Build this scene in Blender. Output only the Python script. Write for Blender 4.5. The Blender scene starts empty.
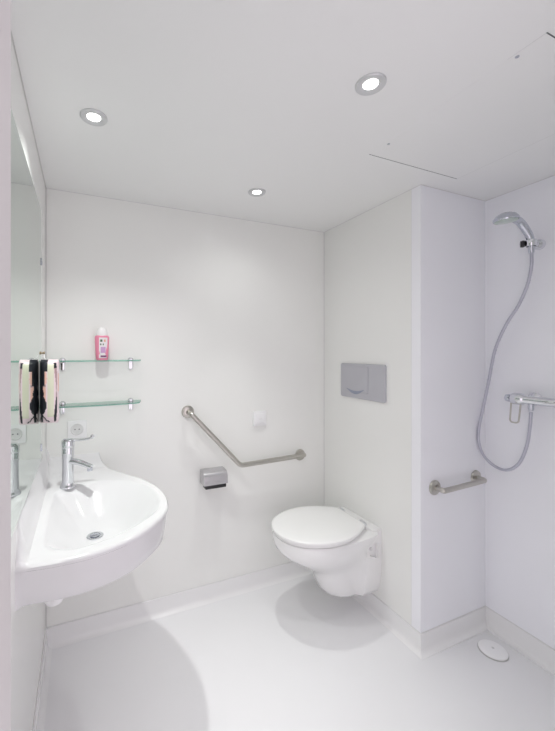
import bpy, bmesh, math, random
from mathutils import Vector, Matrix
S = bpy.context.scene
COL = S.collection
PI = math.pi
random.seed(3)

# ------------------------------------------------------------------ camera
cam_d = bpy.data.cameras.new('camera')
cam = bpy.data.objects.new('camera', cam_d); COL.objects.link(cam)
CX, CY, CZ, TH, F = 0.16307, -1.93080, 1.41575, 0.40284, 357.06
cam.location = (CX, CY, CZ)
cam.rotation_euler = (PI/2, 0, -TH)
cam_d.sensor_fit = 'VERTICAL'
cam_d.sensor_height = 24.0
cam_d.lens = 24.0*F/731.0
cam_d.shift_x = (277.5-235.0)/731.0
cam_d.shift_y = -(365.5-351.41)/731.0
cam_d.clip_start = 0.01
S.camera = cam

# ------------------------------------------------------------------ world, exposure
W = bpy.data.worlds.new('world'); S.world = W; W.use_nodes = True
W.node_tree.nodes['Background'].inputs[0].default_value = (1.0, 0.91, 0.975, 1)
W.node_tree.nodes['Background'].inputs[1].default_value = 1.42
S.view_settings.view_transform = 'Standard'
S.view_settings.look = 'None'
S.view_settings.gamma = 1
S.view_settings.use_curve_mapping = False
S.view_settings.exposure = 0.0
S.cycles.max_bounces = 16
S.cycles.diffuse_bounces = 14
S.cycles.glossy_bounces = 6
S.cycles.transparent_max_bounces = 12
S.cycles.sample_clamp_indirect = 4.0
SPOT_COL = (0.98, 1.0, 0.965)

# ------------------------------------------------------------------ materials
def mat(name, col, rough=0.4, metal=0.0, spec=0.5, coat=0.0, bump=0.0, scale=40, emit=0, var=0.0):
    m = bpy.data.materials.new(name); m.use_nodes = True
    nt = m.node_tree; b = nt.nodes['Principled BSDF']
    b.inputs['Base Color'].default_value = (*col, 1)
    b.inputs['Roughness'].default_value = rough
    b.inputs['Metallic'].default_value = metal
    b.inputs['Specular IOR Level'].default_value = spec
    b.inputs['Coat Weight'].default_value = coat
    b.inputs['Coat Roughness'].default_value = 0.05
    if emit:
        b.inputs['Emission Color'].default_value = (1, 0.98, 0.95, 1)
        b.inputs['Emission Strength'].default_value = emit
    if bump or var:
        tc = nt.nodes.new('ShaderNodeTexCoord'); nz = nt.nodes.new('ShaderNodeTexNoise')
        nz.inputs['Scale'].default_value = scale
        nt.links.new(tc.outputs['Object'], nz.inputs['Vector'])
        if bump:
            bp = nt.nodes.new('ShaderNodeBump'); bp.inputs['Strength'].default_value = bump
            bp.inputs['Distance'].default_value = 0.002
            nt.links.new(nz.outputs['Fac'], bp.inputs['Height'])
            nt.links.new(bp.outputs['Normal'], b.inputs['Normal'])
        if var:
            rp = nt.nodes.new('ShaderNodeValToRGB')
            rp.color_ramp.elements[0].position = 0.35; rp.color_ramp.elements[1].position = 0.65
            rp.color_ramp.elements[0].color = (*[c*(1-var) for c in col], 1)
            rp.color_ramp.elements[1].color = (*col, 1)
            nt.links.new(nz.outputs['Fac'], rp.inputs['Fac'])
            nt.links.new(rp.outputs['Color'], b.inputs['Base Color'])
    return m
M_wall = mat('wall_laminate', (0.86, 0.865, 0.845), 0.16, spec=0.45, bump=0.04, scale=3, var=0.008)
M_wallr = mat('wall_laminate_cool_lit', (0.905, 0.91, 0.95), 0.18, spec=0.45, bump=0.04, scale=3, var=0.008)  # same laminate, with the shower side's cooler light tinted into the colour
M_ceil = mat('ceiling_laminate', (0.865, 0.87, 0.865), 0.28, spec=0.4, bump=0.03, scale=3, var=0.006)
M_floor = mat('floor_resin', (0.825, 0.825, 0.84), 0.17, spec=0.5, bump=0.03, scale=5, var=0.008)
M_skirt = mat('skirting_resin', (0.855, 0.855, 0.86), 0.22, var=0.006, scale=5)
M_joint = mat('joint_sealant', (0.55, 0.55, 0.54), 0.6, var=0.05)
M_jointl = mat('joint_light', (0.74, 0.74, 0.74), 0.6, var=0.05)
M_jamb = mat('door_frame_paint', (0.62, 0.60, 0.60), 0.6, var=0.01, scale=8)
M_cer = mat('ceramic_white', (0.87, 0.87, 0.87), 0.08, spec=0.6, coat=0.3, var=0.004, scale=4)
M_solid = mat('basin_mineral_white', (0.74, 0.735, 0.75), 0.12, spec=0.5, var=0.004, scale=4)
M_seat = mat('seat_plastic_white', (0.88, 0.88, 0.875), 0.22, var=0.004, scale=4)
M_chrome = mat('chrome', (0.78, 0.79, 0.82), 0.08, 1.0, var=0.02, scale=20)
M_chromeb = mat('chrome_bluish', (0.62, 0.64, 0.70), 0.18, 1.0, var=0.03, scale=30)
M_steel = mat('satin_steel', (0.56, 0.54, 0.50), 0.28, 1.0, var=0.05, scale=60)
M_cover = mat('holder_metal', (0.60, 0.59, 0.61), 0.25, 0.85, var=0.03, scale=20)
M_hose = mat('hose_metal', (0.55, 0.55, 0.63), 0.3, 0.7, var=0.05, scale=120)
M_plate = mat('flush_plate_grey', (0.52, 0.52, 0.56), 0.32, 0.35, var=0.02, scale=10)
M_plate2 = mat('flush_recess_bluegrey', (0.30, 0.33, 0.42), 0.3, 0.3, var=0.03)
M_plastic = mat('switch_plastic', (0.86, 0.86, 0.87), 0.3, var=0.01)
M_drain = mat('drain_white', (0.93, 0.93, 0.94), 0.3, var=0.005)
M_black = mat('black_plastic', (0.015, 0.015, 0.017), 0.35, var=0.1)
M_dark = mat('dark_gap', (0.12, 0.12, 0.13), 0.6, var=0.1)
M_lens = mat('lamp_lens', (0.9, 0.9, 0.9), 0.3, emit=6.0, var=0.01)
M_ring = mat('lamp_ring_satin', (0.66, 0.67, 0.68), 0.35, 0.35, var=0.02)
M_mirror = mat('mirror_silver', (0.62, 0.70, 0.645), 0.004, 1.0, var=0.004, scale=1)
M_pink = mat('bottle_pink', (0.82, 0.27, 0.40), 0.3, var=0.04, scale=15)
M_capw = mat('cap_white', (0.86, 0.84, 0.85), 0.3, var=0.01)
M_bpale = mat('bag_pale_pink', (0.80, 0.66, 0.70), 0.35, var=0.05, scale=12)
M_bpeach = mat('bag_peach', (0.82, 0.50, 0.42), 0.4, var=0.06, scale=20)
M_byel = mat('bag_cream', (0.66, 0.66, 0.52), 0.4, var=0.04, scale=20)
M_bblack = mat('bag_black', (0.012, 0.012, 0.02), 0.4, var=0.1, scale=20)
M_bdusk = mat('bag_dusky', (0.45, 0.30, 0.32), 0.4, var=0.1, scale=20)
M_white_l = mat('label_white', (0.82, 0.78, 0.80), 0.4, var=0.02)
M_mauve = mat('label_mauve', (0.60, 0.36, 0.62), 0.4, var=0.05)
M_green = mat('label_green', (0.10, 0.16, 0.10), 0.5, var=0.05)
M_orange = mat('label_orange', (0.75, 0.42, 0.30), 0.5, var=0.05)
M_plum = mat('label_plum', (0.20, 0.04, 0.16), 0.5, var=0.05)
M_brass = mat('hook_brass', (0.45, 0.36, 0.25), 0.35, 0.8, var=0.05)
M_shface = mat('shower_face_green_grey', (0.55, 0.63, 0.58), 0.3, var=0.03)

def thin_glass(name, col):
    m = bpy.data.materials.new(name); m.use_nodes = True; nt = m.node_tree
    for n in list(nt.nodes): nt.nodes.remove(n)
    o = nt.nodes.new('ShaderNodeOutputMaterial'); mx = nt.nodes.new('ShaderNodeMixShader')
    t = nt.nodes.new('ShaderNodeBsdfTransparent'); g = nt.nodes.new('ShaderNodeBsdfGlossy')
    fr = nt.nodes.new('ShaderNodeFresnel'); fr.inputs[0].default_value = 1.45
    t.inputs[0].default_value = (*col, 1); g.inputs['Roughness'].default_value = 0.02
    nt.links.new(fr.outputs[0], mx.inputs[0]); nt.links.new(t.outputs[0], mx.inputs[1])
    nt.links.new(g.outputs[0], mx.inputs[2]); nt.links.new(mx.outputs[0], o.inputs[0])
    return m
def edge_glass():
    m = mat('glass_edge_green', (0.30, 0.62, 0.52), 0.15, var=0.05, scale=20); nt = m.node_tree
    o = nt.nodes['Material Output']; b = nt.nodes['Principled BSDF']
    mx = nt.nodes.new('ShaderNodeMixShader'); t = nt.nodes.new('ShaderNodeBsdfTransparent')
    t.inputs[0].default_value = (0.80, 0.95, 0.90, 1); mx.inputs[0].default_value = 0.42
    nt.links.new(t.outputs[0], mx.inputs[1]); nt.links.new(b.outputs[0], mx.inputs[2]); nt.links.new(mx.outputs[0], o.inputs[0])
    return m
M_gedge = edge_glass()
M_glass = thin_glass('shelf_glass', (0.955, 0.985, 0.975))

# ------------------------------------------------------------------ helpers
def obj(name, bm, mats, parent=None, smooth=True, angle=35):
    me = bpy.data.meshes.new(name)
    bmesh.ops.recalc_face_normals(bm, faces=bm.faces[:])
    bm.to_mesh(me); bm.free()
    for m in (mats if isinstance(mats, (list, tuple)) else [mats]): me.materials.append(m)
    if smooth:
        for p in me.polygons: p.use_smooth = True
        me.set_sharp_from_angle(angle=math.radians(angle))
    o = bpy.data.objects.new(name, me); COL.objects.link(o)
    if parent: o.parent = parent
    return o
def tag(o, label, cat, group=None, kind=None):
    o['label'] = label; o['category'] = cat
    if group: o['group'] = group
    if kind: o['kind'] = kind
    return o
def thing(name, label, cat, loc, group=None, rot=(0, 0, 0)):
    o = bpy.data.objects.new(name, None); COL.objects.link(o)
    o.empty_display_size = 0.05
    o.location = loc; o.rotation_euler = rot
    return tag(o, label, cat, group)
def struct(name, bm, m, smooth=False):
    o = obj(name, bm, m, smooth=smooth); o['kind'] = 'structure'; return o
def box(bm, x0, x1, y0, y1, z0, z1, bev=0, seg=2, mi=0):
    r = bmesh.ops.create_cube(bm, size=1)
    vs = r['verts']
    for v in vs:
        v.co = Vector((x0+(v.co.x+.5)*(x1-x0), y0+(v.co.y+.5)*(y1-y0), z0+(v.co.z+.5)*(z1-z0)))
    fs = set(f for v in vs for f in v.link_faces)
    if bev:
        es = list(set(e for v in vs for e in v.link_edges))
        rr = bmesh.ops.bevel(bm, geom=es, offset=bev, segments=seg, affect='EDGES', profile=0.5)
        fs = set(rr['faces']) | set(f for f in fs if f.is_valid)
    for f in fs: f.material_index = mi
    return bm
def mat_to(axis):
    return Vector(axis).normalized().to_track_quat('Z', 'Y').to_matrix()
def lathe(bm, prof, origin=(0, 0, 0), axis=(0, 0, 1), n=40, mi=0, sx=1, sy=1, cap=True):
    """prof: list of (radius, height) along the axis."""
    R = mat_to(axis); O = Vector(origin); rings = []
    for r, h in prof:
        if r < 1e-6: rings.append([bm.verts.new(O + R @ Vector((0, 0, h)))])
        else: rings.append([bm.verts.new(O + R @ Vector((r*sx*math.cos(2*PI*k/n), r*sy*math.sin(2*PI*k/n), h))) for k in range(n)])
    for a, b in zip(rings, rings[1:]):
        for k in range(n):
            if len(a) == 1 and len(b) == 1: continue
            if len(a) == 1: f = bm.faces.new((a[0], b[k], b[(k+1) % n]))
            elif len(b) == 1: f = bm.faces.new((a[k], a[(k+1) % n], b[0]))
            else: f = bm.faces.new((a[k], a[(k+1) % n], b[(k+1) % n], b[k]))
            f.material_index = mi
    for rg in (rings[0], rings[-1]):
        if len(rg) > 1 and cap:
            f = bm.faces.new(rg); f.material_index = mi
    return bm
def smooth_path(pts, n=12):
    P = [Vector(p) for p in pts]; out = []
    Q = [P[0]*2-P[1]] + P + [P[-1]*2-P[-2]]
    for i in range(1, len(Q)-2):
        for k in range(n):
            t = k/n; a, b, c, d = Q[i-1], Q[i], Q[i+1], Q[i+2]
            out.append(0.5*((2*b)+(c-a)*t+(2*a-5*b+4*c-d)*t*t+(3*b-a-3*c+d)*t**3))
    out.append(P[-1]); return out
def fillet(pts, r, n=8):
    P = [Vector(p) for p in pts]; out = [P[0]]
    for i in range(1, len(P)-1):
        a = (P[i-1]-P[i]); b = (P[i+1]-P[i]); d = min(r, a.length*.49, b.length*.49)
        p0 = P[i]+a.normalized()*d; p1 = P[i]+b.normalized()*d
        for k in range(n+1):
            t = k/n; out.append(p0*(1-t)**2+P[i]*2*t*(1-t)+p1*t*t)
    out.append(P[-1]); return out
def tube(bm, path, r, n=16, mi=0, ridged=0, flat=1.0):
    P = [Vector(p) for p in path]; rings = []; up = None
    for i, p in enumerate(P):
        t = (P[min(i+1, len(P)-1)]-P[max(i-1, 0)]).normalized()
        if up is None:
            up = Vector((0, 0, 1)) if abs(t.z) < .9 else Vector((1, 0, 0))
        u = (up - t*up.dot(t)).normalized(); w = t.cross(u); up = u
        rr = r(i/(len(P)-1)) if callable(r) else r
        if ridged and i % 2: rr *= 1-ridged
        rings.append([bm.verts.new(p+(u*math.cos(2*PI*k/n)*flat+w*math.sin(2*PI*k/n))*rr) for k in range(n)])
    for a, b in zip(rings, rings[1:]):
        for k in range(n):
            f = bm.faces.new((a[k], a[(k+1) % n], b[(k+1) % n], b[k])); f.material_index = mi
    for rg in (rings[0], rings[-1]):
        f = bm.faces.new(rg); f.material_index = mi
    return bm
def prism(bm, poly, z0, z1, fr=lambda a, b, c: (a, b, c), mi=0, bev=0):
    """2-D outline extruded from z0 to z1, mapped by fr; optional rounding of the z1 edge."""
    n = len(poly); cx = sum(p[0] for p in poly)/n; cy = sum(p[1] for p in poly)/n
    levels = [(0, z0)]
    if bev:
        for k in range(5):
            a = k/4*PI/2; levels.append((bev*(1-math.cos(a)), z1-bev+bev*math.sin(a)))
    else: levels.append((0, z1))
    # inward offset by vertex normals
    nrm = []
    area = sum(poly[i][0]*poly[(i+1) % n][1]-poly[(i+1) % n][0]*poly[i][1] for i in range(n))
    sg = 1 if area > 0 else -1
    for i in range(n):
        a, b = poly[i-1], poly[(i+1) % n]; dx, dy = b[0]-a[0], b[1]-a[1]; L = math.hypot(dx, dy) or 1
        nrm.append((-dy/L*sg, dx/L*sg))
    rings = [[bm.verts.new(fr(poly[i][0]+nrm[i][0]*d, poly[i][1]+nrm[i][1]*d, z)) for i in range(n)] for d, z in levels]
    for a, b in zip(rings, rings[1:]):
        for k in range(n):
            f = bm.faces.new((a[k], a[(k+1) % n], b[(k+1) % n], b[k])); f.material_index = mi
    for rg in (rings[0], rings[-1]):
        f = bm.faces.new(rg); f.material_index = mi
    return bm
def rrect(w, h, r, n=6, cx=0, cy=0):
    out = []
    for (sx, sy, a0) in ((1, 1, 0), (-1, 1, PI/2), (-1, -1, PI), (1, -1, 1.5*PI)):
        for k in range(n+1):
            a = a0+k/n*PI/2
            out.append((cx+sx*(w/2-r)+r*math.cos(a), cy+sy*(h/2-r)+r*math.sin(a)))
    return out
NB = bmesh.new

# ------------------------------------------------------------------ the room
L1, L2, L3, H = 1.6235, 0.7300, 0.4690, 2.2
XR = L1+L3; YF = -1.70; T = 0.08
struct('wall_back', box(NB(), -T, L1, 0, T, 0, H), M_wall)
struct('wall_left', box(NB(), -T, 0, YF, 0, 0, H), M_wall)
struct('wall_cistern', box(NB(), L1, L1+.06, -L2+.053, T, 0, H, 0), M_wall)
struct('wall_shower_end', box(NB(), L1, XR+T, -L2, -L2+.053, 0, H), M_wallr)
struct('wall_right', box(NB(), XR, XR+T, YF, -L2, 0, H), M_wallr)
b = NB()
box(b, -T, 0.10, YF-.10, YF, 0, H); box(b, 1.25, XR+T, YF-.10, YF, 0, H); box(b, 0.10, 1.25, YF-.10, YF, 2.06, H)
struct('wall_front', b, M_wall)
# painted door frame round the opening the photo is taken through
b = NB()
box(b, 0.09, 0.127, YF-.115, YF+.0, 0, 2.05, .004); box(b, 1.223, 1.26, YF-.115, YF+.0, 0, 2.05, .004)
box(b, 0.09, 1.26, YF-.115, YF+.0, 2.045, 2.08, .004)
struct('trim_1', b, M_jamb)
# floor: one sheet, falling gently to the shower drain
DR = (1.958, -0.849)
b = NB(); nx, ny = 60, 70; X0, X1, Y0, Y1 = -T, XR+T, -2.6, T
g = []
for j in range(ny+1):
    row = []
    for i in range(nx+1):
        x = X0+(X1-X0)*i/nx; y = Y0+(Y1-Y0)*j/ny; z = 0
        if x > 1.45:
            ax = min(1, max(0, (x-1.60)/.30)); ay = min(1, max(0, (y+1.25)/.35))
            z = -0.010*min(ax, ay)
        row.append(b.verts.new((x, y, z)))
    g.append(row)
for j in range(ny):
    for i in range(nx): b.faces.new((g[j][i], g[j][i+1], g[j+1][i+1], g[j+1][i]))
r = bmesh.ops.extrude_face_region(b, geom=b.faces[:])
for v in r['geom']:
    if isinstance(v, bmesh.types.BMVert): v.co.z = -0.06
struct('floor', b, M_floor, smooth=True)
struct('ceiling', box(NB(), -T, XR+T, -2.6, T, H, H+.06), M_ceil)
# coved skirtings: profile (distance from the wall, height)
def skirt(name, p0, p1, n, m=M_skirt, h=.088, e0=0, e1=0):
    prof = [(0.0, -.012), (0.030, -.012), (0.030, 0.0005), (0.022, 0.002), (0.014, 0.006), (0.009, 0.012), (0.006, 0.020), (0.005, h), (0.0, h+.001)]
    b = NB(); P0, P1, N = Vector((*p0, 0)), Vector((*p1, 0)), Vector((*n, 0)); d = (P1-P0).normalized()
    rs = []
    for P, e in ((P0, -e0), (P1, e1)):
        rs.append([b.verts.new(P+N*u+d*(e*u)+Vector((0, 0, z))) for u, z in prof])
    k = len(prof)
    for i in range(k): b.faces.new((rs[0][i], rs[0][(i+1) % k], rs[1][(i+1) % k], rs[1][i]))
    b.faces.new(rs[0]); b.faces.new(rs[1])
    return struct(name, b, m, smooth=True)
skirt('baseboard_back', (0, 0), (L1, 0), (0, -1), e0=-1, e1=-1)
skirt('baseboard_left', (0, YF), (0, 0), (1, 0), e0=0, e1=-1)
skirt('baseboard_cistern', (L1, 0), (L1, -L2), (-1, 0), e0=-1, e1=1)
skirt('baseboard_shower_end', (L1, -L2), (XR, -L2), (0, -1), e0=1, e1=-1)
skirt('baseboard_right', (XR, -L2), (XR, YF), (-1, 0), e0=-1, e1=0)
# thin joints between the wall panels and above the skirtings
b = NB()
box(b, .006, L1, -.0018, 0.001, .089, .0925)
box(b, L1-.0018, L1+.001, -L2, 0, .089, .0925)
box(b, -.001, .0018, YF, 0, .089, .0925)
struct('trim_2', b, M_jointl)
b = NB()
box(b, L1, XR, -L2-.0018, -L2+.001, .089, .092)
box(b, XR-.0018, XR+.001, YF, -L2, .089, .092)
struct('trim_3', b, M_jointl)
b = NB()   # joint of the corner profile on the cistern wall, and the room's inner corners
box(b, L1-.0003, L1+.001, -.6785, -.677, .09, H)
box(b, L1-.0035, L1+.001, -.0035, .001, .09, H)
struct('trim_4', b, M_jointl)
b = NB()
box(b, -.001, .003, -.003, .001, .09, H); box(b, -.001, .0022, YF, -.0, H-.002, H+.001)
struct('trim_5', b, M_joint)
b = NB()   # ceiling edge joints
box(b, .0, L1, -.0025, .001, H-.0025, H+.001)
box(b, L1-.0025, L1+.001, -L2, 0, H-.0025, H+.001)
box(b, L1, XR, -L2-.0025, -L2+.001, H-.0025, H+.001)
box(b, XR-.0025, XR+.001, YF, -L2, H-.0025, H+.001)
struct('trim_6', b, M_jointl)

# ------------------------------------------------------------------ ceiling hatch
hx0, hx1, hy0, hy1 = 1.212, 1.728, -1.425, -0.832
th = thing('ceiling_hatch', 'flush white square access panel in the ceiling over the shower corner', 'access panel', ((hx0+hx1)/2, (hy0+hy1)/2, H))
ox, oy = (hx0+hx1)/2, (hy0+hy1)/2
b = NB(); box(b, hx0-ox+.002, hx1-ox-.002, hy0-oy+.003, hy1-oy-.003, -.0004, .001, 0)
obj('panel', b, M_ceil, th, smooth=False)
b = NB(); box(b, hx0-ox, hx1-ox, hy1-oy-.003, hy1-oy, -.0003, .001)
obj('gap', b, M_dark, th, smooth=False)
b = NB(); box(b, hx0-ox, hx1-ox, hy0-oy, hy0-oy+.003, -.0003, .001)
obj('gap', b, M_dark, th, smooth=False)
b = NB(); box(b, hx1-ox-.002, hx1-ox, hy0-oy, hy1-oy, -.0003, .001)
obj('side_gap', b, M_jointl, th, smooth=False)
b = NB(); box(b, hx0-ox, hx0-ox+.0012, hy0-oy, hy0-oy+.09, -.0003, .001)
obj('side_gap', b, M_jointl, th, smooth=False)
for yy in (-.918, -1.352):
    b = NB(); lathe(b, [(.0050, 0), (.0050, -.001), (.004, -.0015), (0, -.0015)], (1.225-ox, yy-oy, -.001), n=20)
    obj('screw', b, M_chromeb, th)

# ------------------------------------------------------------------ recessed lamps
def downlight(x, y, beam, spill, wide, label):
    t = thing('recessed_ceiling_light', label, 'ceiling light', (x, y, H), 'recessed ceiling lights')
    b = NB(); n = 48
    prof = [(.0435, .0005), (.0435, -.003), (.0415, -.0055), (.037, -.0060), (.030, -.0045), (.0225, -.0025), (.021, .0)]
    rs = [[b.verts.new((r*math.cos(2*PI*k/n), r*math.sin(2*PI*k/n), z)) for k in range(n)] for r, z in prof]
    for A, B in zip(rs, rs[1:]):
        for k in range(n): b.faces.new((A[k], A[(k+1) % n], B[(k+1) % n], B[k]))
    obj('ring', b, M_ring, t)
    b = NB(); lathe(b, [(.0215, .0003), (.0215, -.0015), (.016, -.0025), (0, -.0030)], n=n)
    obj('lens', b, M_lens, t)
    for nm, w_, ang in (('lamp_beam', beam, 55), ('lamp_spill', spill, wide)):   # reflector beam and the soft spill round it
        ld = bpy.data.lights.new(nm, 'SPOT'); ld.energy = w_; ld.color = SPOT_COL
        ld.spot_size = math.radians(ang); ld.spot_blend = 1.0; ld.shadow_soft_size = .022
        lo = bpy.data.objects.new(nm, ld); COL.objects.link(lo); lo.location = (x, y, H-.012)
    return t
downlight(.939, -1.124, 21.0, 3.0, 150, 'round recessed ceiling light nearest the shower hatch, largest of the three')
downlight(.197, -.647, 27.0, 25.0, 124, 'round recessed ceiling light above the washbasin at the left')
downlight(.951, -.357, 23.0, 4.5, 150, 'small-looking round recessed ceiling light nearest the back wall')

# ------------------------------------------------------------------ mirror on the left wall
tm = thing('wall_mirror', 'large frameless mirror on the left wall above the washbasin', 'mirror', (0, -.8, .97))
b = NB(); box(b, 0.0005, .006, -.60, .535, 0, 1.025, .001, 1)
obj('glass', b, M_mirror, tm, smooth=False)
for zz in (.035, .80):
    b = NB(); box(b, 0.0005, .010, .530, .5385, zz, zz+.03, .001, 1); obj('clip', b, M_chromeb, tm)

# ------------------------------------------------------------------ washbasin
tb = thing('washbasin', 'large white moulded washbasin with curved apron on the left wall', 'washbasin', (0, -.45, .73))
out = [(0, 0), (.10, 0), (.19, 0), (.238, 0), (.250, -.035), (.268, -.070), (.290, -.108), (.322, -.165), (.362, -.232), (.405, -.302),
       (.438, -.385), (.459, -.475), (.463, -.560), (.446, -.645), (.400, -.722), (.312, -.805), (.205, -.850), (.105, -.858), (0, -.848),
       (0, -.70), (0, -.45), (0, -.22)]
def dens(poly, per=8):
    """dense outline; straight along walls, smooth on the free edge."""
    free = [Vector((*p, 0)) for p in poly[3:19]]
    sm = smooth_path(free, per)
    o = [(x*.238/12, 0.0) for x in range(0, 12)]
    o += [(v.x, v.y) for v in sm]
    o += [(0.0, -.848+.848*k/30) for k in range(1, 30)]
    return o
OUT = dens(out)
BC = Vector((.24, -.53))     # centre of the bowl
DRN = Vector((.205, -.500))
BO = [(.058, -.330), (.115, -.285), (.20, -.262), (.30, -.285), (.38, -.345), (.422, -.42), (.440, -.50), (.438, -.575), (.415, -.645), (.360, -.708), (.285, -.765), (.205, -.802), (.130, -.812), (.075, -.785), (.050, -.72), (.047, -.60), (.048, -.45)]
BR = [(v.x-.24, v.y+.53) for v in smooth_path([Vector((*p, 0)) for p in BO+BO[:1]], 8)]
BR = sorted((math.atan2(y, x), math.hypot(x, y)) for x, y in BR)
def brad(a):
    p = (BR[-1][0]-2*PI, BR[-1][1])
    for q in BR+[(BR[0][0]+2*PI, BR[0][1])]:
        if q[0] >= a:
            t = (a-p[0])/(q[0]-p[0]+1e-9); return p[1]+(q[1]-p[1])*t
        p = q
    return BR[0][1]
def bowlfac(x, y):
    """0 outside the bowl, 1 at its deepest."""
    dx, dy = x-.24, y+.53
    v = math.hypot(dx, dy)/brad(math.atan2(dy, dx))
    if v >= 1: return 0
    s = min(1, (1-v)/.72)
    return .5*s*s*(3-2*s) + .5*math.sin(s*PI/2)*min(1, (1-v)/.06)
def deckz(x, y):
    z = .850
    if y > -.11: k = (y+.11)/.11; z += .062*k*k
    if x < .026:
        k = (.026-x)/.026; z = max(z, .850+.118*k**1.5*min(1, max(0, (y+.848)/.04)))
    return z - .125*bowlfac(x, y)
b = NB(); rings = []; nr = 46; n = len(OUT)
for j in range(nr+1):
    t = 1-j/nr
    ring = []
    for i, (x, y) in enumerate(OUT):
        px = BC.x+(x-BC.x)*t; py = BC.y+(y-BC.y)*t
        if j == nr: break
        z = deckz(px, py)
        if j == 0: z -= .006
        ring.append(b.verts.new((px, py+.45, z-.73)))
    if j == nr: ring = [b.verts.new((BC.x, BC.y+.45, deckz(BC.x, BC.y)-.73))]
    rings.append(ring)
# rounded lip, then the apron going down and in
n = len(OUT)
def inset(i, d):
    a, c = OUT[i-1], OUT[(i+1) % n]; dx, dy = c[0]-a[0], c[1]-a[1]; L = math.hypot(dx, dy) or 1
    x, y = OUT[i]
    nx_, ny_ = (dy/L, -dx/L)         # outline runs clockwise
    x2, y2 = x+nx_*d, y+ny_*d
    if x <= .0001: x2 = 0
    if y >= -.0001: y2 = 0
    return max(0, x2), min(0, y2)
low = []
for d, dz in ((.000, -.014), (.006, -.018), (.008, -.040), (.012, -.080), (.018, -.112), (.026, -.120), (.040, -.118)):
    ring = []
    for i, (x, y) in enumerate(OUT):
        x2, y2 = inset(i, d)
        ring.append(b.verts.new((x2, y2+.45, .850+dz-.73)))
    low.append(ring)
for A, B in zip(rings[:-1], rings[1:-1]):
    for k in range(n): b.faces.new((A[k], A[(k+1) % n], B[(k+1) % n], B[k]))
c = rings[-1][0]; A = rings[-2]
for k in range(n): b.faces.new((A[k], A[(k+1) % n], c))
seq = [rings[0]]+low
for A, B in zip(seq, seq[1:]):
    for k in range(n): b.faces.new((A[k], A[(k+1) % n], B[(k+1) % n], B[k]))
# closed underside with the bulge of the bowl
prev = low[-1]
for t, zz in ((.80, .735), (.70, .715), (.5, .70), (.25, .695)):
    ring = [b.verts.new((BC.x+(x-BC.x)*t, BC.y+(y-BC.y)*t+.45, zz-.73)) for x, y in OUT]
    for k in range(n): b.faces.new((prev[k], prev[(k+1) % n], ring[(k+1) % n], ring[k]))
    prev = ring
b.faces.new(prev)
obj('basin', b, M_solid, tb, angle=50)
zc = deckz(DRN.x, DRN.y)-.73
b = NB(); lathe(b, [(.030, 0), (.030, .004), (.026, .0055), (.020, .004), (.019, .001), (0, .001)], (DRN.x, DRN.y+.45, zc), n=36)
dr = obj('drain', b, M_chrome, tb)
b = NB(); lathe(b, [(.016, 0), (.016, .004), (.012, .0065), (0, .007)], (DRN.x, DRN.y+.45, zc+.002), n=30)
obj('plug', b, M_chromeb, dr)
# trap below
b = NB()
lathe(b, [(.020, 0), (.020, -.035), (.026, -.038), (.028, -.045), (.028, -.060), (.022, -.072), (.012, -.076), (0, -.076)], (.085, -.74+.45, .012), n=32)
tube(b, fillet([(.085, -.29, -.035), (.03, -.29, -.035), (.0, -.29, -.035)], .02), .015, 14)
obj('trap', b, M_plastic, tb)

# ------------------------------------------------------------------ basin tap
tt = thing('basin_mixer_tap', 'chrome single-lever mixer tap standing on the washbasin', 'tap', (.106, -.285, .8505))
b = NB(); lathe(b, [(.031, 0), (.031, .003), (.029, .008), (.025, .012), (.0235, .02), (.0225, .08), (.0225, .125), (.0235, .135), (.024, .165), (.021, .172), (0, .174)], n=36)
obj('body', b, M_chrome, tt)
b = NB()
dx, dy = .84, -.54
sp = smooth_path([(.012*dx, .012*dy, .108), (.045*dx, .045*dy, .106), (.080*dx, .080*dy, .097), (.108*dx, .108*dy, .088)], 6)
tube(b, sp, lambda t: .0165-.003*t, 18, flat=.75)
s = obj('spout', b, M_chrome, tt)
b = NB(); lathe(b, [(.0105, 0), (.0105, -.013), (.008, -.014), (0, -.013)], (.100*dx, .100*dy, .086), n=20)
obj('aerator', b, M_chromeb, s)
b = NB()
lathe(b, [(.024, .0), (.0255, .004), (.0255, .026), (.020, .034), (0, .036)], (0, 0, .165), n=36)
hp = smooth_path([(.010, -.003, .196), (.045, -.008, .193), (.080, -.012, .196), (.096, -.014, .204)], 6)
tube(b, hp, lambda t: .0085-.003*t, 12, flat=.7)
lathe(b, [(0, -.009), (.007, -.006), (.009, 0), (.007, .006), (0, .009)], (.094, -.014, .204), (1, 0, .3), n=14)
obj('lever', b, M_chrome, tt)

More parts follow.
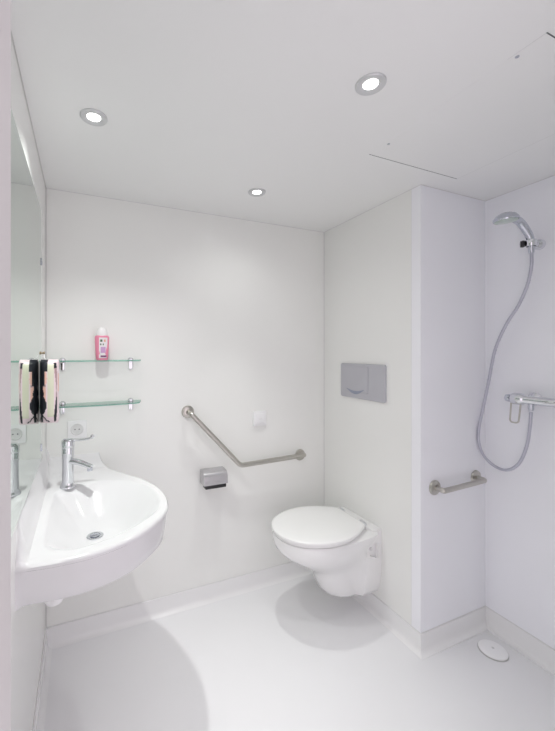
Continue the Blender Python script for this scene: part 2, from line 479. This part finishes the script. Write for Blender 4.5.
# ------------------------------------------------------------------ glass shelves on the back wall
def bracket(x, par, z=0):
    b = NB()
    lathe(b, [(.0155, 0), (.0155, .004), (.0125, .008), (.010, .012), (0, .012)], (x, 0, z), (0, -1, 0), n=24)
    box(b, x-.008, x+.008, -.030, -.002, z-.006, z+.012, .003, 2)
    # rounded drop below the glass
    prism(b, rrect(.021, .052, .0104, 6, 0, -.022), 0, .010, lambda a, c, d: (x+a, -d, z+c), bev=.003)
    return obj('bracket', b, M_chrome, par)
def shelf(z, label, depth, bow, xs):
    t = thing('glass_shelf', label, 'shelf', (0, 0, z), 'glass shelves on the back wall')
    x0, x1 = .012, .444
    pts = [(x0, -.004), (x1, -.004)]
    for k in range(0, 25):
        s = k/24; x = x1+(x0-x1)*s
        e = 1
        if s < .06: e = math.sin(s/.06*PI/2)
        if s > .94: e = math.sin((1-s)/.06*PI/2)
        pts.append((x, -.012-(depth-.012)*e*(1-bow*(2*s-1)**2)))
    pts = [p for i, p in enumerate(pts) if i == 0 or (abs(p[0]-pts[i-1][0])+abs(p[1]-pts[i-1][1])) > 1e-4]
    b = NB(); prism(b, pts, -.003, .003)
    for f in b.faces:
        f.normal_update()
        f.material_index = 1 if abs(f.normal.z) < .5 else 0
    obj('glass', b, [M_glass, M_gedge], t, smooth=False)
    for x in xs: bracket(x, t)
shelf(1.370, 'upper green-edged glass shelf on chrome brackets, carrying the pink bottle', .105, .18, (.072, .392))
shelf(1.158, 'lower green-edged glass shelf on chrome brackets, empty, above the socket', .115, .22, (.072, .392))

# ------------------------------------------------------------------ bottle
tp = thing('shampoo_bottle', 'pink bottle with a white cap standing on the upper glass shelf', 'bottle', (.250, -.055, 1.3732)); tp.scale = (1.22, 1.15, 1.04)
b = NB()
sec = [(.0, .020, .011), (.004, .0225, .013), (.03, .0245, .0145), (.07, .0265, .0155), (.105, .0275, .0155), (.112, .0265, .015), (.116, .022, .013)]
n = 40; rs = []
for z, a, c in sec:
    rs.append([b.verts.new((a*math.copysign(abs(math.cos(q))**.8, math.cos(q)), c*math.copysign(abs(math.sin(q))**.8, math.sin(q)), z)) for q in [2*PI*k/n for k in range(n)]])
for A, B in zip(rs, rs[1:]):
    for k in range(n): b.faces.new((A[k], A[(k+1) % n], B[(k+1) % n], B[k]))
b.faces.new(rs[0]); b.faces.new(rs[-1])
obj('bottle_body', b, M_pink, tp)
b = NB(); lathe(b, [(.020, .114), (.021, .117), (.0205, .128), (.018, .142), (.012, .152), (.005, .156), (0, .157)], n=36, sy=.68)
obj('cap', b, M_capw, tp)
b = NB()   # printed label wrapped on the front
def lab(bm, x0, x1, z0, z1, mi, off):
    m_ = 8; lo = []; hi = []
    for k in range(m_+1):
        x = x0+(x1-x0)*k/m_
        def yy(z):
            a = .0205+(.0275-.0205)*min(1, z/.105); cc = .0120+.0035*min(1, z/.1)
            u = min(.98, abs(x)/a); return -cc*(1-u**2.5)**.4-off
        lo.append(bm.verts.new((x, yy(z0), z0))); hi.append(bm.verts.new((x, yy(z1), z1)))
    for k in range(m_):
        f = bm.faces.new((lo[k], lo[k+1], hi[k+1], hi[k])); f.material_index = mi
lab(b, -.012, .020, .010, .106, 0, .0016)
lab(b, -.006, .013, .034, .062, 1, .0020)
lab(b, -.008, .001, .086, .097, 2, .0020); lab(b, .006, .013, .086, .097, 3, .0020)
lab(b, -.008, -.003, .070, .078, 2, .0020); lab(b, .002, .006, .070, .078, 2, .0020)
lab(b, -.006, .016, .014, .022, 4, .0020)
obj('label_print', b, [M_white_l, M_mauve, M_green, M_orange, M_plum], tp)

# ------------------------------------------------------------------ hanging toiletry bag at the mirror's edge
tg = thing('toiletry_bag', 'pale pink toiletry bag with black curling print hanging at the mirror edge', 'bag', (.0412, -.335, 1.132))
b = NB(); nc, nrw = 96, 60; hb = .252
def pat(s, t):
    # s: 0 towards the mirror, .5 front, 1 towards the room ; t: 0 bottom .. 1 top
    if .04 < t < .95 and abs(s-(.76-.09*(2*t-1)**2)) < .040+.02*math.sin(t*9): return 1 if (t < .42 or t > .86) else 5
    c, w = .26+.03*math.sin(t*5.5), .13
    if t > .82: c, w = .30, .17
    elif t > .60: c, w = .26, .14
    elif t > .44: c, w = .24, .11+.02*math.sin(t*30)
    elif t > .16: c, w = .26, .10+.10*math.sin((t-.16)/.28*PI)
    elif t > .04: c, w = .28, .05
    else: w = 0
    if w and abs(s-c) < w: return 1
    if .04 < t < .16:
        for q in (.12, .52):
            if abs(s-(.30+(q-.30)*(1-t/.16)*1.2)) < .025: return 1
    if .26 < t < .90 and .30 < s < .47-.04*abs(math.sin((t-.26)*7)): return 5 if t < .34 or .58 < t < .62 else 2
    if .12 < t < .93 and .47 < s < .64: return 3
    if .50 < t < .78 and .84 < s < .92: return 2
    return 0
def sect(t):
    e = (1-abs(2*t-1)**7)**.5
    return .0345, (.006+.040*max(0, e))
rs = []
for j in range(nrw+1):
    t = j/nrw; a, c = sect(t); z = hb*t
    e = 1 if .03 < t < .97 else .93
    rs.append([b.verts.new((a*e*math.copysign(abs(math.cos(q))**.8, math.cos(q)), c*math.copysign(abs(math.sin(q))**1.0, math.sin(q)), z)) for q in [2*PI*k/nc for k in range(nc)]])
for j in range(nrw):
    for k in range(nc):
        f = b.faces.new((rs[j][k], rs[j][(k+1) % nc], rs[j+1][(k+1) % nc], rs[j+1][k]))
        q = (2*PI*(k+.5)/nc)
        s = (q-PI)/PI       # PI..2PI is the front half
        if q < PI: s = -q/PI if q > PI/2 else 1+q/PI
        if q < PI: s = 1-q/PI
        f.material_index = pat(s, (j+.5)/nrw)
b.faces.new(rs[0]); b.faces.new(rs[-1])
obj('pouch', b, [M_bpale, M_bblack, M_bpeach, M_byel, M_capw, M_bdusk], tg, angle=60)
b = NB(); tube(b, smooth_path([(-.012, 0, .250), (-.020, .03, .258), (-.026, .09, .272), (-.022, .03, .258), (-.008, 0, .250)], 6), .0012, 8)
obj('hanging_loop', b, M_capw, tg)
th_ = thing('wall_hook', 'small brass-coloured hook on the left wall above the toiletry bag', 'hook', (0, -.232, 1.408))
b = NB(); lathe(b, [(.007, 0), (.007, .003), (.004, .004), (.004, .010), (.007, .012), (.007, .015), (.003, .017), (0, .017)], (0, 0, 0), (1, 0, 0.1), n=24)
obj('knob', b, M_brass, th_)

# ------------------------------------------------------------------ socket and call switch on the back wall
ts = thing('wall_socket', 'white square wall socket with a round well beneath the glass shelves', 'socket', (.137, 0, 1.032))
b = NB(); prism(b, rrect(.088, .088, .006), 0, .009, lambda a, c, d: (a, -d, c), bev=.003); obj('plate', b, M_plastic, ts)
b = NB(); lathe(b, [(.029, .007), (.029, .0105), (.026, .012), (.024, .0105), (.0235, .0095), (0, .0095)], (0, 0, 0), (0, -1, 0), n=40)
o = obj('well', b, M_jointl, ts)
for dx_ in (-.0095, .0095):
    b = NB(); lathe(b, [(.0028, 0), (.0028, .002), (0, .002)], (dx_, -.009, 0), (0, -1, 0), n=14); obj('pin_hole', b, M_dark, o)
tc_ = thing('wall_switch', 'small white square switch on the back wall above the angled grab rail', 'switch', (1.145, 0, 1.012))
b = NB(); prism(b, rrect(.088, .090, .006), 0, .012, lambda a, c, d: (a, -d, c), bev=.003); obj('plate', b, M_plastic, tc_)
b = NB(); prism(b, rrect(.056, .058, .004), .011, .017, lambda a, c, d: (a, -d, c), bev=.002); k_ = obj('rocker', b, M_plastic, tc_)
b = NB(); box(b, -.012, .012, -.0176, -.0165, -.004, -.001); obj('mark', b, M_jointl, k_, smooth=False)

# ------------------------------------------------------------------ grab rails
def flange(par, x, z, y=0):
    b = NB(); lathe(b, [(.0355, 0), (.0355, .004), (.033, .009), (.026, .012), (.018, .014), (0, .014)], (x, y, z), (0, -1, 0), n=40)
    f = obj('flange', b, M_steel, par); return f
tr = thing('angled_grab_rail', 'steel grab rail bent in the middle on the back wall beside the toilet', 'grab rail', (.70, 0, 1.08))
A_, K_, B_ = (.0, 0, 0), (.318, 0, -.330), (.738, 0, -.320)
flange(tr, 0, 0); flange(tr, .735, -.3220)
p = fillet([(0, -.005, 0), (0.002, -.058, -.004), (.318, -.062, -.295), (.722, -.062, -.283), (.735, -.005, -.322)], .022, 8)
p = fillet([(0, -.005, 0), (0.004, -.055, -.004), (.295, -.060, -.318), (.735, -.058, -.308), (.737, -.005, -.322)], .020, 8)
b = NB(); tube(b, p, .0140, 20); obj('rail', b, M_steel, tr)
ts2 = thing('shower_grab_bar', 'short straight steel grab bar on the shower side wall', 'grab rail', (1.713, -L2, .764))
flange(ts2, 0, 0); flange(ts2, .300, .008)
p = fillet([(0, -.005, 0), (0.0, -.050, .0), (.298, -.050, .008), (.298, -.005, .008)], .012, 8)
b = NB(); tube(b, p, .0125, 20); obj('rail', b, M_steel, ts2)

# ------------------------------------------------------------------ paper holder
th2 = thing('toilet_paper_holder', 'chrome covered toilet paper holder on the back wall below the bent rail', 'paper holder', (.838, 0, .712))
b = NB()
cv = [(0, .040), (-.040, .040), (-.062, .037), (-.076, .028), (-.083, .012), (-.085, -.010), (-.084, -.030), (-.060, -.034), (-.02, -.034), (0, -.034)]
prism(b, cv, -.068, .068, lambda a, c, d: (d, a, c))
bmesh.ops.bevel(b, geom=[e for e in b.edges if e.calc_face_angle(0) > 1.2], offset=.004, segments=2, affect='EDGES')
obj('cover', b, M_cover, th2)
b = NB(); box(b, -.060, .060, -.0835, -.030, -.050, -.031, .003); obj('slot', b, M_black, th2)

# ------------------------------------------------------------------ flush plate
tf = thing('flush_plate', 'grey wall-mounted flush plate with a wide button above the toilet', 'flush plate', (L1, -.352, 1.2455))
fr = lambda a, c, d: (-d, -a, c)
b = NB(); prism(b, rrect(.345, .200, .012), 0, .014, fr, bev=.004); obj('plate', b, M_plate, tf)
b = NB(); prism(b, rrect(.215, .150, .008, 6, -.050, .010), .0135, .0175, fr, bev=.002); k_ = obj('button', b, M_plate, tf)
b = NB()
cr = []
for k in range(17):
    s = k/16; cr.append((-.115+.145*s, -.045-.012*math.sin(s*PI)))
for k in range(17):
    s = 1-k/16; cr.append((-.115+.145*s, -.045-.030*math.sin(s*PI)-.001))
prism(b, cr, .0170, .0185, fr); obj('finger_recess', b, M_plate2, k_)

# ------------------------------------------------------------------ wall-hung toilet
TY = -.340
tw = thing('wall_hung_toilet', 'white wall-hung toilet with its lid closed, floating above the floor', 'toilet', (L1, TY, .10))
def fr_t(u, v, z): return (-u, v, z-.10)
def section(Fx, Wf, Wb, ub=.10, n=28, e=2.15):
    """outline from (+Wb at the wall) round the front to (-Wb at the wall)."""
    half = [(0, Wb), (ub*.35, Wb), (ub*.7, Wb), (ub*.95, Wb), (ub, Wb*.995)]
    uc = ub+(Fx-ub)*.42
    if Fx-ub < .2: uc = ub+.03
    half.append((ub+.012, Wb+(Wf-Wb)*.45))
    for k in range(1, 7): half.append((ub+.012+(uc-ub-.012)*k/6, Wb+(Wf-Wb)*(.45+.55*math.sin(k/6*PI/2))))
    for k in range(1, n+1):
        a = k/n*PI/2
        half.append((uc+(Fx-uc)*math.sin(a)**(2/e), Wf*math.cos(a)**(2/e) if k < n else 0))
    return half + [(u, -v) for u, v in reversed(half[:-1])]
SEC = [(.466, .535, .186, .150, .03), (.462, .546, .196, .152, .03), (.45, .551, .199, .152, .05), (.425, .549, .198, .152, .07), (.40, .540, .190, .152, .10), (.37, .512, .176, .152, .10),
       (.34, .470, .158, .152, .10), (.31, .425, .140, .151, .10), (.285, .385, .126, .150, .10), (.26, .350, .116, .149, .10),
       (.23, .325, .110, .147, .10), (.19, .305, .106, .142, .10), (.15, .285, .100, .132, .10), (.125, .265, .094, .120, .10), (.108, .235, .082, .100, .09), (.100, .19, .060, .075, .08)]
b = NB(); rs = []
for z, Fx, Wf, Wb, ub in SEC:
    rs.append([b.verts.new(fr_t(u, v, z)) for u, v in section(Fx, Wf, Wb, ub)])
n = len(rs[0])
for A, B in zip(rs, rs[1:]):
    for k in range(n): b.faces.new((A[k], A[(k+1) % n], B[(k+1) % n], B[k]))
b.faces.new(rs[0]); b.faces.new(rs[-1])
bowl = obj('bowl', b, M_cer, tw, angle=40)
# the fixing recesses are cut out of both flanks
cb = NB()
for s in (1, -1):
    prism(cb, [(.030, .325), (.080, .345), (.098, .395), (.095, .408), (.028, .405), (.024, .35)], 0, .030, lambda u, z, d, s=s: (-u, s*(.135+d), z-.10))
cut = obj('recess_cutter', cb, M_cer, tw)
md = bowl.modifiers.new('recess', 'BOOLEAN'); md.operation = 'DIFFERENCE'; md.object = cut; md.solver = 'EXACT'
bpy.context.view_layer.update()
dg = bpy.context.evaluated_depsgraph_get()
me = bpy.data.meshes.new_from_object(bowl.evaluated_get(dg))
bowl.modifiers.clear(); bowl.data = me
me.set_sharp_from_angle(angle=math.radians(40))
bpy.data.objects.remove(cut)
for s in (1, -1):
    b = NB(); lathe(b, [(.010, 0), (.010, .005), (.007, .007), (0, .007)], (-.058, s*.1345, .272), (0, s, 0), n=20)
    obj('fixing_cap', b, M_jointl, tw)
# raised deck at the wall, hinge, seat, lid
b = NB(); prism(b, [(0, -.148), (.045, -.150), (.060, -.145), (.066, -.12), (.066, .12), (.060, .145), (.045, .150), (0, .148)], .455, .478, lambda u, v, z: fr_t(u, v, z), bev=.006)
obj('rear_deck', b, M_cer, tw)
def egg(u0, u1, w, wb, n=26, e=2.1):
    uc = u0+(u1-u0)*.46
    half = [(u0, 0), (u0, wb*.5), (u0+.003, wb*.85), (u0+.014, wb)]
    for k in range(1, 11):
        t = k/10; half.append((u0+.014+(uc-u0-.014)*t, wb+(w-wb)*math.sin(t*PI/2)))
    for k in range(1, n+1):
        a = k/n*PI/2; half.append((uc+(u1-uc)*math.sin(a)**(2/e), w*math.cos(a)**(2/e) if k < n else 0))
    return half + [(u, -v) for u, v in reversed(half[1:-1])]
b = NB(); prism(b, egg(.078, .545, .188, .112), .467, .4805, lambda u, v, z: fr_t(u, v, z), bev=.005); obj('seat', b, M_seat, tw)
b = NB(); eg = egg(.074, .556, .203, .124); n = len(eg)
uc = .33
lv = [(.985, .4830), (1.0, .4850), (1.0, .4915), (.994, .4955), (.975, .4985), (.93, .5005), (.8, .5025), (.6, .504), (.3, .505)]
rs = [[b.verts.new(fr_t(uc+(u-uc)*s, v*s, z)) for u, v in eg] for s, z in lv]
for A, B in zip(rs, rs[1:]):
    for k in range(n): b.faces.new((A[k], A[(k+1) % n], B[(k+1) % n], B[k]))
b.faces.new(rs[0]); b.faces.new(rs[-1])
obj('lid', b, M_seat, tw)
for s in (1, -1):
    b = NB(); lathe(b, [(.0, -.02), (.010, -.02), (.012, -.016), (.012, .016), (.010, .02), (0, .02)], fr_t(.068, s*.085, .488), (0, 1, 0), n=20)
    obj('hinge', b, M_chrome, tw)

# ------------------------------------------------------------------ shower drain
td = thing('shower_drain', 'round white drain cover in the shower floor', 'drain', (DR[0], DR[1], -.0095))
b = NB(); lathe(b, [(.058, .003), (.059, .006), (.056, .010), (.046, .0125), (.02, .0145), (0, .015)], n=48); obj('cover', b, M_drain, td)
b = NB(); lathe(b, [(.0615, 0), (.0615, .0016), (.055, .0022), (0, .0022)], n=48); obj('rim', b, M_joint, td)
b = NB(); lathe(b, [(.006, .0135), (.006, .0160), (.004, .0168), (0, .0168)], n=20); obj('screw', b, M_jointl, td)

# ------------------------------------------------------------------ shower set on the right wall
YV = -.972
tv = thing('shower_mixer', 'chrome bar shower mixer on the right wall, loop lever hanging down', 'shower mixer', (XR, -1.000, 1.195))
b = NB()
lathe(b, [(.0, -.105), (.016, -.105), (.019, -.10), (.020, -.06), (.019, .05), (.022, .055), (.027, .062), (.028, .095), (.024, .104), (0, .106)], (-.068, 0, 0), (0, 1, 0), n=32)
obj('body', b, M_chrome, tv)
for yy in (-.075, .045):
    b = NB(); lathe(b, [(.030, 0), (.030, .006), (.022, .012), (.014, .016), (.014, .055), (0, .055)], (0, yy, 0), (-1, 0, 0), n=28)
    obj('wall_union', b, M_chrome, tv)
b = NB(); lathe(b, [(0, -.02), (.018, -.02), (.022, -.014), (.022, .014), (.018, .02), (0, .02)], (-.068, -.118, 0), (0, 1, 0), n=28); k_ = obj('flow_knob', b, M_chromeb, tv)
b = NB(); lathe(b, [(.009, 0), (.009, .003), (0, .003)], (-.0895, -.118, .0), (-1, 0, 0), n=16); obj('knob_mark', b, M_black, k_)
b = NB()
p = fillet([(-.074, .106, -.018), (-.084, .106, -.110), (-.084, .070, -.110), (-.074, .066, -.018)], .014, 8)
tube(b, p, .0036, 12); obj('loop_lever', b, M_steel, tv)
b = NB(); lathe(b, [(.0, -.006), (.016, -.006), (.018, 0), (.016, .012), (.011, .016), (0, .016)], (-.068, .118, 0), (0, 1, 0), n=28); obj('temperature_knob', b, M_chromeb, tv)
b = NB(); lathe(b, [(.011, .0), (.011, -.022), (.009, -.030), (0, -.030)], (-.068, .028, -.016), n=24); obj('hose_outlet', b, M_chromeb, tv)

thd = thing('shower_holder', 'chrome shower holder with black clamp high on the right wall', 'shower holder', (XR, YV, 1.905))
b = NB(); lathe(b, [(.024, 0), (.024, .012), (.021, .022), (.014, .030), (.014, .045), (0, .0455)], (0, 0, 0), (-1, 0, 0), n=32); obj('wall_mount', b, M_chrome, thd)
b = NB(); lathe(b, [(.0190, -.015), (.021, -.010), (.022, .008), (.0205, .014), (.0175, .014), (.0175, -.015), (.0190, -.015)], (-.068, .0, .0), (0, 0, 1), n=28, cap=False); k_ = obj('clamp', b, M_chrome, thd)
b = NB(); lathe(b, [(.0, 0), (.014, 0), (.016, .006), (.014, .016), (0, .018)], (-.0805, .0185, .000), (-.6, .9, 0), n=24); obj('clamp_knob', b, M_black, k_)

# hand shower: runs up out of the holder, head pitched out over the tray
hx, hy, hz = XR-.068, YV, 1.905
tsn = thing('hand_shower', 'silver hand shower with a round head held in the wall holder', 'hand shower', (hx, hy, hz))
b = NB(); p = smooth_path([(.002, 0, -.045), (.0, 0, .0), (-.016, .003, .040), (-.056, .012, .088), (-.100, .018, .104)], 8)
tube(b, p, lambda t: .0105+.004*math.sin(t*PI*.8)+.003*t, 20); obj('handle', b, M_chromeb, tsn)
ax = Vector((.10, .0, -1)).normalized()
b = NB(); lathe(b, [(.0, -.024), (.020, -.022), (.036, -.014), (.046, -.002), (.049, .006), (.047, .012), (.030, .012), (0, .012)], (-.140, .024, .100), ax, n=40); hd = obj('head', b, M_chromeb, tsn)
b = NB(); lathe(b, [(.043, .0115), (.043, .015), (.038, .017), (0, .0175)], (-.140, .024, .100), ax, n=40); obj('spray_face', b, M_shface, hd)

# hose
O = (0, 0, 0)
tho = NB()
hp = [(hx+.004, hy, hz-.047), (hx+.004, -.971, 1.80), (hx+.002, -.956, 1.718), (hx, -.922, 1.631), (hx, -.868, 1.542), (hx, -.819, 1.423), (hx, -.790, 1.273), (hx, -.760, 1.12), (hx, -.742, 1.030), (hx, -.740, .955),
      (hx, -.764, .892), (hx, -.815, .853), (hx, -.873, .850), (hx, -.924, .898), (hx, -.955, .985), (hx, -.968, 1.08), (hx, -.972, 1.143)]
tube(tho, smooth_path(hp, 16), .0072, 12, ridged=.12)
tag(obj('shower_hose', tho, M_hose, angle=80), 'silver metal shower hose looping from the hand shower down to the mixer', 'shower hose')
